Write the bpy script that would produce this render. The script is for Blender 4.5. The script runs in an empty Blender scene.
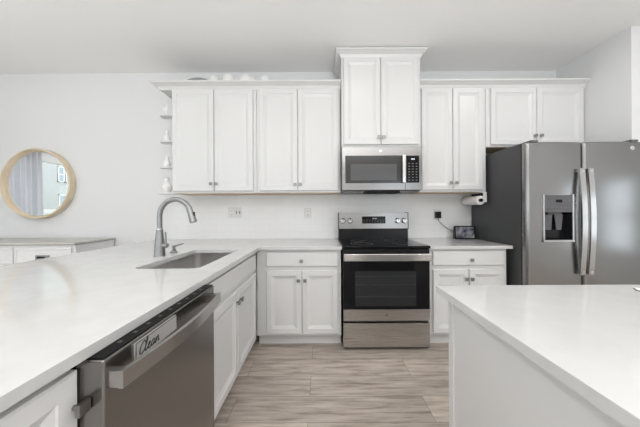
import bpy, bmesh, math, random
from mathutils import Matrix, Vector
random.seed(7)
C = bpy.context.scene.collection
SC = bpy.context.scene
R = math.radians
PI = math.pi

# ------------------------------------------------------------------ camera
CAMZ = 1.23
cam_d = bpy.data.cameras.new('camera'); cam = bpy.data.objects.new('camera', cam_d); C.objects.link(cam)
cam_d.sensor_width = 36.0; cam_d.lens = 36.0 * 250 / 640
cam_d.shift_x = -2 / 640; cam_d.shift_y = -2.5 / 640
cam_d.clip_start = 0.02
cam.location = (0, 0, CAMZ); cam.rotation_euler = (R(90), R(0.3), 0)
SC.camera = cam

# ------------------------------------------------------------------ world, sun, daylight, exposure
world = bpy.data.worlds.new('world'); SC.world = world; world.use_nodes = True
bg = world.node_tree.nodes['Background']
bg.inputs[0].default_value = (0.86, 0.93, 1.0, 1); bg.inputs[1].default_value = 4.6
sun_d = bpy.data.lights.new('sun', 'SUN'); sun_d.energy = 1.5; sun_d.angle = R(2); sun_d.color = (1, .96, .9)
sun = bpy.data.objects.new('sun', sun_d); C.objects.link(sun); sun.rotation_euler = (0, R(42), R(20))

def area(name, loc, rot, sx, sy, power, col, shape='RECTANGLE'):
    d = bpy.data.lights.new(name, 'AREA'); d.shape = shape; d.size = sx; d.size_y = sy
    d.energy = power; d.color = col
    o = bpy.data.objects.new(name, d); C.objects.link(o); o.location = loc; o.rotation_euler = rot
    return o
DAY = (0.93, 0.97, 1.0)
XLW = -5.0
WINDOWS_REAR = [(-3.2, 1.5), (-0.9, 1.7), (2.7, 1.4)]          # centre x, width
for wx, ww in WINDOWS_REAR:
    area('daylight', (wx, -3.9, 1.2), (R(90), 0, 0), ww, 2.1, 12, DAY)
area('daylight', (XLW + .08, -1.9, 1.45), (R(108), 0, R(-90)), 2.2, 1.9, 40, DAY)
area('daylight', (4.33, .45, 1.15), (R(90), 0, R(90)), 1.15, 1.0, 2.2, (.82, .92, 1))
area('bounce_fill', (.9, -1.5, 1.2), (R(180), 0, 0), 1.0, 1.0, 250, (.99, .995, 1))  # added unseen fill, bounced off the ceiling to lift the darker parts
area('bounce_fill', (-3.0, .3, 1.95), (R(180), 0, 0), 1.0, 1.0, 42, (.99, .995, 1))  # second added fill, thrown up at the ceiling left of the camera
DOWNLIGHTS = [(.42, 1.63), (2.02, 1.54), (-1.18, 1.0), (.42, -.6), (-1.18, -.9), (2.02, -.6), (-3.2, .9), (-3.2, -1.4), (.42, -2.4)]
for lx, ly in DOWNLIGHTS:
    area('downlight', (lx, ly, 2.812), (0, 0, 0), .13, .13, (32 if lx == -1.18 else 9) if ly < 0 else {.42: 4, 2.02: 10}.get(lx, 7), (1, .97, .93), 'DISK')
SC.view_settings.view_transform = 'Standard'; SC.view_settings.look = 'None'
SC.view_settings.exposure = -1.12; SC.view_settings.gamma = 1.0
SC.view_settings.use_curve_mapping = False

# ------------------------------------------------------------------ helpers
class MB:
    """Collects shapes; build() links them as one mesh object."""
    def __init__(s, xf=None):
        s.bm = bmesh.new(); s.xf = xf; s.sharp = 33
    def faces(s, vs, fs):
        v = [s.bm.verts.new(p) for p in vs]
        out = []
        for f in fs:
            try: out.append(s.bm.faces.new([v[i] for i in f]))
            except ValueError: pass
        return v, out
    def box(s, x0, x1, y0, y1, z0, z1, bev=0, seg=2):
        v, f = s.faces([(x, y, z) for x in (x0, x1) for y in (y0, y1) for z in (z0, z1)],
                       [(0, 1, 3, 2), (4, 6, 7, 5), (0, 4, 5, 1), (2, 3, 7, 6), (0, 2, 6, 4), (1, 5, 7, 3)])
        if bev:
            es = list({e for q in f for e in q.edges})
            bmesh.ops.bevel(s.bm, geom=es, offset=bev, segments=seg, profile=.5, affect='EDGES', clamp_overlap=True)
        return s
    def cyl(s, p0, p1, r0, r1=None, seg=20, caps=True):
        r1 = r0 if r1 is None else r1
        return s.tube([p0, p1], [r0, r1], seg, caps)
    def tube(s, pts, rad, seg=12, caps=True, flat=1.0):
        pts = [Vector(p) for p in pts]
        if not isinstance(rad, (list, tuple)): rad = [rad] * len(pts)
        rings = []; n = None
        for i, p in enumerate(pts):
            t = (pts[min(i + 1, len(pts) - 1)] - pts[max(i - 1, 0)]).normalized()
            if n is None:
                n = t.orthogonal().normalized()
            n = (n - t * n.dot(t)).normalized(); b = t.cross(n)
            rings.append([s.bm.verts.new(p + rad[i] * (math.cos(a) * n + flat * math.sin(a) * b))
                          for a in (2 * PI * k / seg for k in range(seg))])
        for a, b in zip(rings, rings[1:]):
            for k in range(seg):
                s.bm.faces.new((a[k], a[(k + 1) % seg], b[(k + 1) % seg], b[k]))
        if caps:
            s.bm.faces.new(rings[0][::-1]); s.bm.faces.new(rings[-1])
        return s
    def lathe(s, prof, c, seg=28, axis='z', arc=1.0, off=0.0):
        """prof = (radius, height) pairs."""
        rings = []
        for r, h in prof:
            if r < 1e-6:
                rings.append([s._ax(c, 0, 0, h, axis)])
            else:
                rings.append([s._ax(c, r * math.cos(2 * PI * k / seg), r * math.sin(2 * PI * k / seg), h, axis) for k in range(seg)])
        for a, b in zip(rings, rings[1:]):
            for k in range(seg):
                k2 = (k + 1) % seg
                try:
                    if len(a) == 1 and len(b) > 1: s.bm.faces.new((a[0], b[k], b[k2]))
                    elif len(b) == 1 and len(a) > 1: s.bm.faces.new((a[k], a[k2], b[0]))
                    elif len(a) > 1: s.bm.faces.new((a[k], a[k2], b[k2], b[k]))
                except ValueError: pass
        return s
    def _ax(s, c, x, y, h, axis):
        p = {'z': (x, y, h), 'y': (x, h, y), 'x': (h, x, y)}[axis]
        return s.bm.verts.new((c[0] + p[0], c[1] + p[1], c[2] + p[2]))
    def prism(s, poly, a0, a1, axis='z'):
        """poly: 2-D outline, extruded along axis from a0 to a1."""
        def P(u, v, w): return {'z': (u, v, w), 'y': (u, w, v), 'x': (w, u, v)}[axis]
        n = len(poly)
        vs = [P(u, v, a0) for u, v in poly] + [P(u, v, a1) for u, v in poly]
        fs = [tuple(range(n))[::-1], tuple(range(n, 2 * n))] + [(i, (i + 1) % n, n + (i + 1) % n, n + i) for i in range(n)]
        s.faces(vs, fs); return s
    def panel(s, u0, u1, z0, z1, v, th=.02, rings=None):
        """A cabinet front facing -v with stepped rings of (inset, depth) ending in a flat field."""
        s.sharp = 10
        rings = rings or [(0, .005), (.005, 0), (.046, 0), (.049, .004), (.074, .014)]
        L = [(u0, u1, z0, z1, v + th)] + [(u0 + i, u1 - i, z0 + i, z1 - i, v + d) for i, d in rings]
        vs = []
        for a, b, c, d, e in L: vs += [(a, e, c), (b, e, c), (b, e, d), (a, e, d)]
        fs = [(3, 2, 1, 0)]
        for k in range(len(L) - 1):
            for i in range(4):
                j = (i + 1) % 4
                fs.append((4 * k + i, 4 * k + j, 4 * k + 4 + j, 4 * k + 4 + i))
        m = 4 * (len(L) - 1); fs.append((m, m + 1, m + 2, m + 3))
        s.faces(vs, fs); return s
    def build(s, name, mat, parent=None, smooth=True, kind=None):
        bm = s.bm
        bmesh.ops.remove_doubles(bm, verts=bm.verts, dist=1e-6)
        bmesh.ops.recalc_face_normals(bm, faces=bm.faces)
        if s.xf is not None: bm.transform(s.xf)
        root = parent
        while root is not None and root.parent is not None: root = root.parent
        if root is not None and root.type == 'EMPTY':
            bm.transform(Matrix.Translation(root.location).inverted())
        if smooth:
            for f in bm.faces: f.smooth = True
            for e in bm.edges:
                if len(e.link_faces) == 2:
                    e.smooth = e.calc_face_angle(3) < R(s.sharp)
        me = bpy.data.meshes.new(name); bm.to_mesh(me); bm.free()
        me.materials.append(mat)
        o = bpy.data.objects.new(name, me); C.objects.link(o)
        if parent is not None: o.parent = parent
        if kind: o['kind'] = kind
        if smooth:
            wn = o.modifiers.new('face_weighted_normals', 'WEIGHTED_NORMAL'); wn.keep_sharp = True; wn.weight = 100
        return o

ROT = Matrix.Rotation(R(90), 4, 'Z')      # a front authored facing -v turned to face the aisle (+x): u -> y, v -> -x

def thing(name, label, cat, loc, group=None):
    o = bpy.data.objects.new(name, None); C.objects.link(o); o.location = loc; o.empty_display_size = .05
    o['label'] = label; o['category'] = cat
    if group: o['group'] = group
    return o
def tag(o, label, cat, group=None):
    o['label'] = label; o['category'] = cat
    if group: o['group'] = group
    return o

# ------------------------------------------------------------------ materials
def mat(name, col, rough=.5, metal=0, spec=.5, coat=0, emit=None, estr=0):
    m = bpy.data.materials.new(name); m.use_nodes = True
    b = m.node_tree.nodes['Principled BSDF']
    b.inputs['Base Color'].default_value = (*col, 1); b.inputs['Roughness'].default_value = rough
    b.inputs['Metallic'].default_value = metal; b.inputs['Specular IOR Level'].default_value = spec
    b.inputs['Coat Weight'].default_value = coat; b.inputs['Coat Roughness'].default_value = .05
    if emit: b.inputs['Emission Color'].default_value = (*emit, 1); b.inputs['Emission Strength'].default_value = estr
    return m
def nodes(m):
    nt = m.node_tree; return nt, nt.nodes, nt.links, nt.nodes['Principled BSDF']
def noise_bump(m, scale=(200, 200, 200), strength=.05, dist=.002, detail=2):
    nt, N, L, b = nodes(m)
    tc = N.new('ShaderNodeTexCoord'); mp = N.new('ShaderNodeMapping'); mp.inputs['Scale'].default_value = scale
    ns = N.new('ShaderNodeTexNoise'); ns.inputs['Scale'].default_value = 1; ns.inputs['Detail'].default_value = detail
    bp = N.new('ShaderNodeBump'); bp.inputs['Strength'].default_value = strength; bp.inputs['Distance'].default_value = dist
    L.new(tc.outputs['Object'], mp.inputs[0]); L.new(mp.outputs[0], ns.inputs['Vector'])
    L.new(ns.outputs['Fac'], bp.inputs['Height']); L.new(bp.outputs[0], b.inputs['Normal'])
    return ns
def noise_colour(m, c0, c1, scale=(1, 1, 1), detail=4, lo=.35, hi=.65):
    nt, N, L, b = nodes(m)
    tc = N.new('ShaderNodeTexCoord'); mp = N.new('ShaderNodeMapping'); mp.inputs['Scale'].default_value = scale
    ns = N.new('ShaderNodeTexNoise'); ns.inputs['Scale'].default_value = 1; ns.inputs['Detail'].default_value = detail
    cr = N.new('ShaderNodeValToRGB'); cr.color_ramp.elements[0].position = lo; cr.color_ramp.elements[1].position = hi
    cr.color_ramp.elements[0].color = (*c0, 1); cr.color_ramp.elements[1].color = (*c1, 1)
    L.new(tc.outputs['Object'], mp.inputs[0]); L.new(mp.outputs[0], ns.inputs['Vector'])
    L.new(ns.outputs['Fac'], cr.inputs[0]); L.new(cr.outputs[0], b.inputs['Base Color'])
    return m

M = {}
M['wall'] = mat('wall_paint', (.80, .806, .81), .6, spec=.25); noise_bump(M['wall'], (260,) * 3, .06, .001)
M['ceiling'] = mat('ceiling_paint', (.95, .945, .94), .7, spec=.2); noise_bump(M['ceiling'], (200,) * 3, .06, .001)
M['cab'] = mat('cabinet_paint', (.735, .735, .73), .30); noise_bump(M['cab'], (90,) * 3, .02, .0006)
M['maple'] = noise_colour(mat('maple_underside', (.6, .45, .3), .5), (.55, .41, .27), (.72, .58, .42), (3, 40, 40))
M['quartz'] = mat('white_quartz', (.84, .84, .83), .075, spec=.5)
noise_colour(M['quartz'], (.63, .63, .625), (.655, .655, .65), (9, 9, 9), 8, .42, .6)
M['nickel'] = mat('brushed_nickel', (.33, .33, .33), .36, 1); noise_bump(M['nickel'], (600, 600, 60), .03, .0005)
M['knob'] = mat('knob_nickel', (.30, .295, .29), .3, 1)
M['chrome'] = mat('chrome', (.75, .75, .76), .14, 1)
M['black'] = mat('black_enamel', (.010, .010, .011), .22, spec=.3)
M['matte_black'] = mat('matte_black', (.012, .012, .012), .6, spec=.12)
M['glass_black'] = mat('black_glass', (.006, .006, .007), .05, spec=.18)
M['charcoal'] = mat('charcoal_steel', (.060, .061, .063), .48); noise_bump(M['charcoal'], (500,) * 3, .05, .0006)
M['oven_window'] = mat('oven_window', (.028, .029, .031), .07, spec=.25)
M['rack'] = mat('oven_rack', (.05, .05, .052), .3)
M['micro_window'] = mat('microwave_window', (.095, .095, .097), .12)
M['micro_door'] = mat('microwave_door_glass', (.035, .034, .034), .1)
M['panel_grey'] = mat('panel_grey', (.11, .11, .115), .3)
M['screen'] = mat('screen_digits', (.5, .55, .6), .3, emit=(.75, .85, .9), estr=.45)
M['key'] = mat('key_print', (.15, .15, .155), .4)
M['plastic_white'] = mat('white_plastic', (.82, .82, .80), .35)
M['plate'] = mat('outlet_plate', (.70, .695, .68), .35)
M['slot'] = mat('outlet_slot', (.15, .14, .13), .5)
M['ceramic'] = mat('white_ceramic', (.90, .895, .88), .25)
M['pewter'] = mat('pewter_platter', (.30, .31, .30), .4, .3)
M['paper'] = mat('paper_towel', (.86, .85, .83), .9, spec=.1); noise_bump(M['paper'], (300,) * 3, .3, .001)
M['mirror'] = mat('mirror_glass', (.93, .94, .94), .0, 1)
M['oak'] = noise_colour(mat('light_oak', (.7, .56, .38), .45), (.66, .54, .37), (.80, .69, .52), (6, 30, 6), 5)
M['board_white'] = mat('sideboard_paint', (.80, .80, .80), .4)
M['board_top'] = noise_colour(mat('sideboard_top', (.6, .6, .58), .4), (.50, .48, .46), (.62, .60, .575), (3, 40, 3))
M['board_edge'] = mat('sideboard_edge', (.34, .26, .19), .5)
M['curtain'] = mat('curtain_cloth', (.90, .90, .92), .9, spec=.1)
_nt, _N, _L, _b = nodes(M['curtain'])
_tl = _N.new('ShaderNodeBsdfTranslucent'); _tl.inputs[0].default_value = (.92, .92, .94, 1); _mx = _N.new('ShaderNodeMixShader'); _mx.inputs[0].default_value = .65
_L.new(_b.outputs[0], _mx.inputs[1]); _L.new(_tl.outputs[0], _mx.inputs[2]); _L.new(_mx.outputs[0], _N['Material Output'].inputs[0])
M['vinyl'] = mat('window_vinyl', (.85, .86, .87), .35)
M['fence'] = mat('fence_paint', (.85, .86, .86), .5)
M['sign'] = mat('sign_silver', (.66, .65, .64), .35, .45)
M['ink'] = mat('sign_ink', (.03, .03, .03), .5)
M['ground'] = noise_colour(mat('lawn', (.2, .25, .12), .9), (.16, .20, .10), (.28, .32, .18), (3, 3, 3))
M['led'] = mat('downlight_lens', (.9, .9, .88), .5, emit=(1, .95, .88), estr=4)

def steel(name, col=(.50, .485, .47), rough=.27, along='x'):
    m = mat(name, col, rough, 1)
    nt, N, L, b = nodes(m)
    sc = {'x': (4, 900, 900), 'z': (900, 900, 4), 'y': (300, 3, 300)}[along]
    ns = noise_bump(m, sc, .006, .0004, 3)
    mr = N.new('ShaderNodeMapRange'); mr.inputs['To Min'].default_value = rough - .03; mr.inputs['To Max'].default_value = rough + .04
    L.new(ns.outputs['Fac'], mr.inputs['Value']); L.new(mr.outputs[0], b.inputs['Roughness'])
    b.inputs['Anisotropic'].default_value = .4
    return m
M['steel_x'] = steel('stainless_brushed_across', along='x')
M['steel_dimmed'] = steel('stainless_reflection_dimmed', (.27, .266, .262), .19, 'x')  # darker copy of the stainless, dimming bright reflections high on the appliances
M['steel_fridge'] = steel('stainless_fridge', (.31, .307, .303), .22, 'x')
M['steel_dw'] = steel('stainless_dishwasher', (.27, .26, .25), .25, 'y')
M['steel_sink'] = steel('stainless_sink', (.70, .69, .68), .3, 'y')
M['handle_dw'] = mat('stainless_handle_dark', (.44, .43, .42), .24, 1)
M['steel_bar'] = mat('stainless_bar', (.58, .57, .56), .2, 1)

# floor: vinyl planks running across the view
M['floor'] = mat('vinyl_plank', (.3, .25, .21), .42, spec=.4)
nt, N, L, b = nodes(M['floor'])
tc = N.new('ShaderNodeTexCoord')
mp = N.new('ShaderNodeMapping'); mp.inputs['Location'].default_value = (.564, -.018, 0)
br = N.new('ShaderNodeTexBrick'); br.offset = .61; br.offset_frequency = 2
br.inputs['Scale'].default_value = 1; br.inputs['Brick Width'].default_value = 1.22; br.inputs['Row Height'].default_value = .205
br.inputs['Mortar Size'].default_value = .0012; br.inputs['Mortar Smooth'].default_value = .3; br.inputs['Bias'].default_value = 0
br.inputs['Color1'].default_value = (0, 0, 0, 1); br.inputs['Color2'].default_value = (1, 1, 1, 1); br.inputs['Mortar'].default_value = (.25, .25, .25, 1)
L.new(tc.outputs['Object'], mp.inputs[0]); L.new(mp.outputs[0], br.inputs['Vector'])
g_map = N.new('ShaderNodeMapping'); g_map.inputs['Scale'].default_value = (2.2, 20, 1)
g_add = N.new('ShaderNodeVectorMath'); g_add.operation = 'MULTIPLY_ADD'
g_add.inputs[1].default_value = (7, 3, 0)
L.new(br.outputs['Color'], g_add.inputs[0]); L.new(tc.outputs['Object'], g_add.inputs[2])
L.new(g_add.outputs[0], g_map.inputs[0])
gn = N.new('ShaderNodeTexNoise'); gn.inputs['Scale'].default_value = 1.4; gn.inputs['Detail'].default_value = 9; gn.inputs['Roughness'].default_value = .62
gn.inputs['Distortion'].default_value = .35
L.new(g_map.outputs[0], gn.inputs['Vector'])
gr = N.new('ShaderNodeValToRGB')
e = gr.color_ramp.elements; e[0].position = .28; e[0].color = (.28, .225, .182, 1); e[1].position = .72; e[1].color = (.72, .645, .575, 1)
k = gr.color_ramp.elements.new(.5); k.color = (.54, .465, .402, 1)
L.new(gn.outputs['Fac'], gr.inputs[0])
tint = N.new('ShaderNodeMapRange'); tint.inputs['To Min'].default_value = .76; tint.inputs['To Max'].default_value = 1.18
L.new(br.outputs['Color'], tint.inputs['Value'])
mul = N.new('ShaderNodeVectorMath'); mul.operation = 'SCALE'
L.new(gr.outputs[0], mul.inputs[0]); L.new(tint.outputs[0], mul.inputs['Scale'])
mx = N.new('ShaderNodeMix'); mx.data_type = 'RGBA'; mx.inputs['B'].default_value = (.12, .098, .08, 1)
L.new(br.outputs['Fac'], mx.inputs['Factor']); L.new(mul.outputs[0], mx.inputs['A'])
L.new(mx.outputs['Result'], b.inputs['Base Color'])
bp = N.new('ShaderNodeBump'); bp.inputs['Strength'].default_value = .12; bp.inputs['Distance'].default_value = .002
L.new(gn.outputs['Fac'], bp.inputs['Height']); L.new(bp.outputs[0], b.inputs['Normal'])

# white subway tile (x across, z up)
M['tile'] = mat('subway_tile', (.84, .84, .835), .18)
nt, N, L, b = nodes(M['tile'])
tc = N.new('ShaderNodeTexCoord'); sp = N.new('ShaderNodeSeparateXYZ'); cb = N.new('ShaderNodeCombineXYZ')
L.new(tc.outputs['Object'], sp.inputs[0]); L.new(sp.outputs['X'], cb.inputs['X']); L.new(sp.outputs['Z'], cb.inputs['Y'])
br = N.new('ShaderNodeTexBrick'); br.inputs['Scale'].default_value = 1
br.inputs['Brick Width'].default_value = .152; br.inputs['Row Height'].default_value = .0765; br.inputs['Mortar Size'].default_value = .0012
br.inputs['Color1'].default_value = (.84, .84, .835, 1); br.inputs['Color2'].default_value = (.825, .825, .82, 1); br.inputs['Mortar'].default_value = (.76, .76, .755, 1)
L.new(cb.outputs[0], br.inputs['Vector']); L.new(br.outputs['Color'], b.inputs['Base Color'])
bp = N.new('ShaderNodeBump'); bp.invert = True; bp.inputs['Strength'].default_value = .25; bp.inputs['Distance'].default_value = .002
L.new(br.outputs['Fac'], bp.inputs['Height']); L.new(bp.outputs[0], b.inputs['Normal'])

# lap siding of the house outside
M['siding'] = mat('lap_siding', (.50, .525, .51), .6)
nt, N, L, b = nodes(M['siding'])
tc = N.new('ShaderNodeTexCoord'); wv = N.new('ShaderNodeTexWave'); wv.bands_direction = 'Z'; wv.wave_profile = 'SAW'
wv.inputs['Scale'].default_value = 2.2; bp = N.new('ShaderNodeBump'); bp.inputs['Strength'].default_value = .5; bp.inputs['Distance'].default_value = .02
L.new(tc.outputs['Object'], wv.inputs['Vector']); L.new(wv.outputs['Fac'], bp.inputs['Height']); L.new(bp.outputs[0], b.inputs['Normal'])
M['house_glass'] = mat('house_glass', (.36, .44, .48), .08)

# clear window glass
M['clear'] = bpy.data.materials.new('clear_glass'); M['clear'].use_nodes = True
nt = M['clear'].node_tree; nt.nodes.clear()
o_ = nt.nodes.new('ShaderNodeOutputMaterial'); mxs = nt.nodes.new('ShaderNodeMixShader'); tr = nt.nodes.new('ShaderNodeBsdfTransparent'); gl = nt.nodes.new('ShaderNodeBsdfGlossy')
gl.inputs['Roughness'].default_value = 0; mxs.inputs[0].default_value = .05
nt.links.new(tr.outputs[0], mxs.inputs[1]); nt.links.new(gl.outputs[0], mxs.inputs[2]); nt.links.new(mxs.outputs[0], o_.inputs[0])

# lit screen of the small display: soft grey-blue picture with white glare painted in
M['display'] = mat('display_picture_glare', (.02, .02, .025), .08, emit=(.5, .55, .62), estr=.55)
nt, N, L, b = nodes(M['display'])
tc = N.new('ShaderNodeTexCoord'); ns = N.new('ShaderNodeTexNoise'); ns.inputs['Scale'].default_value = 16; ns.inputs['Detail'].default_value = 2
cr = N.new('ShaderNodeValToRGB'); cr.color_ramp.elements[0].position = .36; cr.color_ramp.elements[0].color = (.07, .08, .11, 1)
cr.color_ramp.elements[1].position = .68; cr.color_ramp.elements[1].color = (.85, .88, .95, 1)
L.new(tc.outputs['Object'], ns.inputs['Vector']); L.new(ns.outputs['Fac'], cr.inputs[0]); L.new(cr.outputs[0], b.inputs['Emission Color'])

# ------------------------------------------------------------------ room shell
W = 2.88; CEIL = 2.83; XL = -5.0; XR = 4.4; YR = -4.0; XA = 2.705; YA = 2.18
S = 'structure'
MB().box(XL - .1, XR + .1, YR - .1, W + .1, -.12, 0).build('floor', M['floor'], kind=S, smooth=False)
ceil = MB().box(XL - .1, XR + .1, YR - .1, W + .1, CEIL, CEIL + .12).build('ceiling', M['ceiling'], kind=S, smooth=False)
for lx, ly in DOWNLIGHTS:
    rg = MB().lathe([(.066, -.018), (.066, -.004), (.07, -.002), (.09, -.002), (.095, -.006), (.095, 0)], (lx, ly, CEIL)).build('downlight_ring', M['plastic_white'], ceil)
MB().box(XL, XA, W, W + .1, 0, CEIL).build('wall_back', M['wall'], kind=S, smooth=False)
MB().box(XA, XA + .1, YA + .1, W + .1, 0, CEIL).box(XA, XR, YA, YA + .1, 0, CEIL).build('wall_right', M['wall'], kind=S, smooth=False)
MB().box(XR, XR + .1, YR, -.15, 0, CEIL).box(XR, XR + .1, 1.05, YA + .1, 0, CEIL).box(XR, XR + .1, -.15, 1.05, 0, .6).box(XR, XR + .1, -.15, 1.05, 1.7, CEIL).build('wall_side', M['wall'], kind=S, smooth=False)
# left wall with the sliding door opening
OY0, OY1, OZ = .1, 2.0, 2.2
LW0, LW1, LWZ0, LWZ1 = -3.05, -.75, .45, 2.45
MB().box(XL - .1, XL, YR, LW0, 0, CEIL).box(XL - .1, XL, LW1, OY0, 0, CEIL).box(XL - .1, XL, LW0, LW1, 0, LWZ0).box(XL - .1, XL, LW0, LW1, LWZ1, CEIL).box(XL - .1, XL, OY1, W + .1, 0, CEIL).box(XL - .1, XL, OY0, OY1, OZ, CEIL).build('wall_left', M['wall'], kind=S, smooth=False)
# rear wall with three windows
b_ = MB(); xs = XL
for wx, ww in sorted(WINDOWS_REAR):
    b_.box(xs, wx - ww / 2, YR - .1, YR, 0, CEIL)
    b_.box(wx - ww / 2, wx + ww / 2, YR - .1, YR, 0, .1).box(wx - ww / 2, wx + ww / 2, YR - .1, YR, 2.4, CEIL)
    xs = wx + ww / 2
b_.box(xs, XR, YR - .1, YR, 0, CEIL)
b_.build('wall_rear', M['wall'], kind=S, smooth=False)
for i, (wx, ww) in enumerate(WINDOWS_REAR):
    f = MB(); a, c = wx - ww / 2, wx + ww / 2
    f.box(a, a + .05, YR - .08, YR + .03, .1, 2.4).box(c - .05, c, YR - .08, YR + .03, .1, 2.4)
    f.box(a, c, YR - .08, YR + .03, .1, .15).box(a, c, YR - .08, YR + .03, 2.35, 2.4)
    f.box(a, c, YR - .05, YR + .0, 1.48, 1.52)
    w_ = f.build('window_%d' % (i + 2), M['vinyl'], kind=S)
f = MB()
for y in (LW0, (LW0 + LW1) / 2 - .025, LW1 - .05): f.box(XL - .08, XL + .03, y, y + .05, LWZ0, LWZ1)
f.box(XL - .08, XL + .03, LW0, LW1, LWZ0, LWZ0 + .05).box(XL - .08, XL + .03, LW0, LW1, LWZ1 - .05, LWZ1)
f.build('window_1', M['vinyl'], kind=S)
f = MB()
for y in (-.15, 1.0): f.box(XR - .03, XR + .08, y, y + .05, .6, 1.7)
for z in (.6, 1.125, 1.65): f.box(XR - .03, XR + .08, -.15, 1.05, z, z + .05)
f.build('window_5', M['vinyl'], kind=S)
# sliding door
f = MB()
f.box(XL - .09, XL + .02, OY0 - .06, OY0 + .05, 0, OZ + .06).box(XL - .09, XL + .02, OY1 - .05, OY1 + .06, 0, OZ + .06)
f.box(XL - .09, XL + .02, OY0, OY1, OZ - .05, OZ + .06).box(XL - .09, XL + .02, OY0, OY1, 0, .06)
f.box(XL - .07, XL - .02, 1.40, 1.48, .06, OZ - .05)
d_ = f.build('door_1', M['vinyl'], kind=S)
MB().box(XL - .05, XL - .044, OY0 + .05, 1.40, .06, OZ - .05).box(XL - .05, XL - .044, 1.48, OY1 - .05, .06, OZ - .05).build('door_pane', M['clear'], d_)
MB().box(XL, XL + .015, YR, OY0 - .06, 0, .11, .003).build('baseboard_left', M['cab'], kind=S)
MB().box(XL, -1.95, W - .015, W, 0, .11, .003).build('baseboard_back', M['cab'], kind=S)

# outside
MB().box(-30, XL - .12, -25, 20, -.5, -.3).build('ground', M['ground'], kind=S)
# tiled wall
MB().box(-1.705, 1.70, W - .008, W, .9145, 1.417).build('wall_tile', M['tile'], kind=S, smooth=False)
# half wall under the bar side of the peninsula
MB().box(-1.50, -1.22, -.4, W, 0, .884).build('wall_peninsula', M['wall'], kind=S, smooth=False)

# ------------------------------------------------------------------ cabinets
def knob(mb, u, z, v):
    """square knob on a front at depth v"""
    mb.cyl((u, v + .001, z), (u, v - .016, z), .006, seg=10)
    mb.box(u - .0145, u + .0145, v - .027, v - .015, z - .0145, z + .0145, .0025)
def front(root, kind, u0, u1, z0, z1, v, xf, knobs=(), hw='knob'):
    o = MB(xf).panel(u0, u1, z0, z1, v, rings=None if kind == 'door' else [(0, .006), (.006, .001), (.012, 0)]).build(kind, M['cab'], root)
    for (ku, kz) in knobs:
        k_ = MB(xf); knob(k_, ku, kz, v); k_.build('knob', M['knob'], o)
    return o
def upper_cabinet(label, u0, u1, z0, z1, vf, doors, knobs_at, group=None):
    t = thing('wall_cabinet', label, 'cabinet', ((u0 + u1) / 2, W - .15, z0), group)
    MB().box(u0, u1, vf + .021, W - .001, z0 + .004, z1, .0015).build('cabinet_body', M['cab'], t)
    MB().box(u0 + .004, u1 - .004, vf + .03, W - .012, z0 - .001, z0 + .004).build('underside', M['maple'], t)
    for (a, c, zz0, zz1), kn in zip(doors, knobs_at):
        front(t, 'door', a, c, zz0, zz1, vf, None, [kn])
    return t
VU = 2.55
ZU0, ZU1 = 1.417, 2.492
upper_cabinet('white two-door wall cabinet above the sink, next to the open end shelves', -1.533, -.669, ZU0, ZU1, VU,
              [(-1.527, -1.103, 1.439, 2.478), (-1.096, -.701, 1.439, 2.478)], [(-1.128, 1.512), (-1.072, 1.512)])
upper_cabinet('white two-door wall cabinet between the sink cabinet and the microwave', -.665, .193, ZU0, ZU1, VU,
              [(-.637, -.247, 1.439, 2.478), (-.241, .172, 1.439, 2.478)], [(-.271, 1.502), (-.217, 1.502)])
tm = upper_cabinet('tall-topped white wall cabinet over the microwave, rising to the ceiling', .200, .985, 1.857, 2.755, 2.47,
                   [(.220, .584, 1.885, 2.752), (.590, .960, 1.885, 2.752)], [(.565, 1.955), (.611, 1.955)])
upper_cabinet('narrow white two-door wall cabinet right of the microwave', 1.000, 1.686, ZU0, ZU1, VU,
              [(1.022, 1.338, 1.439, 2.478), (1.344, 1.650, 1.439, 2.478)], [(1.314, 1.510), (1.369, 1.510)])
upper_cabinet('short wide white wall cabinet over the fridge', 1.690, 2.700, 1.877, ZU1, VU,
              [(1.730, 2.197, 1.897, 2.478), (2.203, 2.668, 1.897, 2.478)], [(2.172, 1.985), (2.232, 1.985)])

# crown mouldings: profile (out, z) swept along a mitred path
def crown_mesh(path, prof):
    """path: list of (x, y) with the cabinet on the right-hand side when walking; out = left-hand normal."""
    mb = MB(); P = [Vector((x, y)) for x, y in path]; rows = []
    for i, p in enumerate(P):
        ns = []
        if i > 0: d = (P[i] - P[i - 1]).normalized(); ns.append(Vector((d.y, -d.x)))
        if i < len(P) - 1: d = (P[i + 1] - P[i]).normalized(); ns.append(Vector((d.y, -d.x)))
        n = ns[0] if len(ns) == 1 else (ns[0] + ns[1]) / (1 + ns[0].dot(ns[1]))
        rows.append([mb.bm.verts.new((p.x + n.x * o, p.y + n.y * o, z)) for o, z in prof])
    k = len(prof)
    for a, b in zip(rows, rows[1:]):
        for j in range(k):
            mb.bm.faces.new((a[j], a[(j + 1) % k], b[(j + 1) % k], b[j]))
    mb.bm.faces.new(rows[0]); mb.bm.faces.new(rows[-1][::-1])
    return mb
def prof(z0, z1, out):
    h = z1 - z0
    return [(-.012, z0), (.004, z0), (.006, z0 + .12 * h), (.012, z0 + .2 * h), (.30 * out, z0 + .45 * h), (.78 * out, z0 + .72 * h), (.92 * out, z0 + .76 * h),
            (out, z0 + .8 * h), (out, z1), (-.012, z1)]
VB = VU + .0205
o = crown_mesh([(-1.655, W - .002), (-1.655, VB - .001), (.196, VB - .001)], prof(2.479, 2.545, .070)).build('crown_moulding', M['cab'])
tag(o, 'white crown moulding along the tops of the left wall cabinets and end shelves', 'moulding', 'crown mouldings')
o = crown_mesh([(.990, VB - .001), (XA - .002, VB - .001)], prof(2.479, 2.547, .066)).build('crown_moulding', M['cab'])
tag(o, 'white crown moulding along the cabinet tops between microwave and fridge wall', 'moulding', 'crown mouldings')
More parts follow.
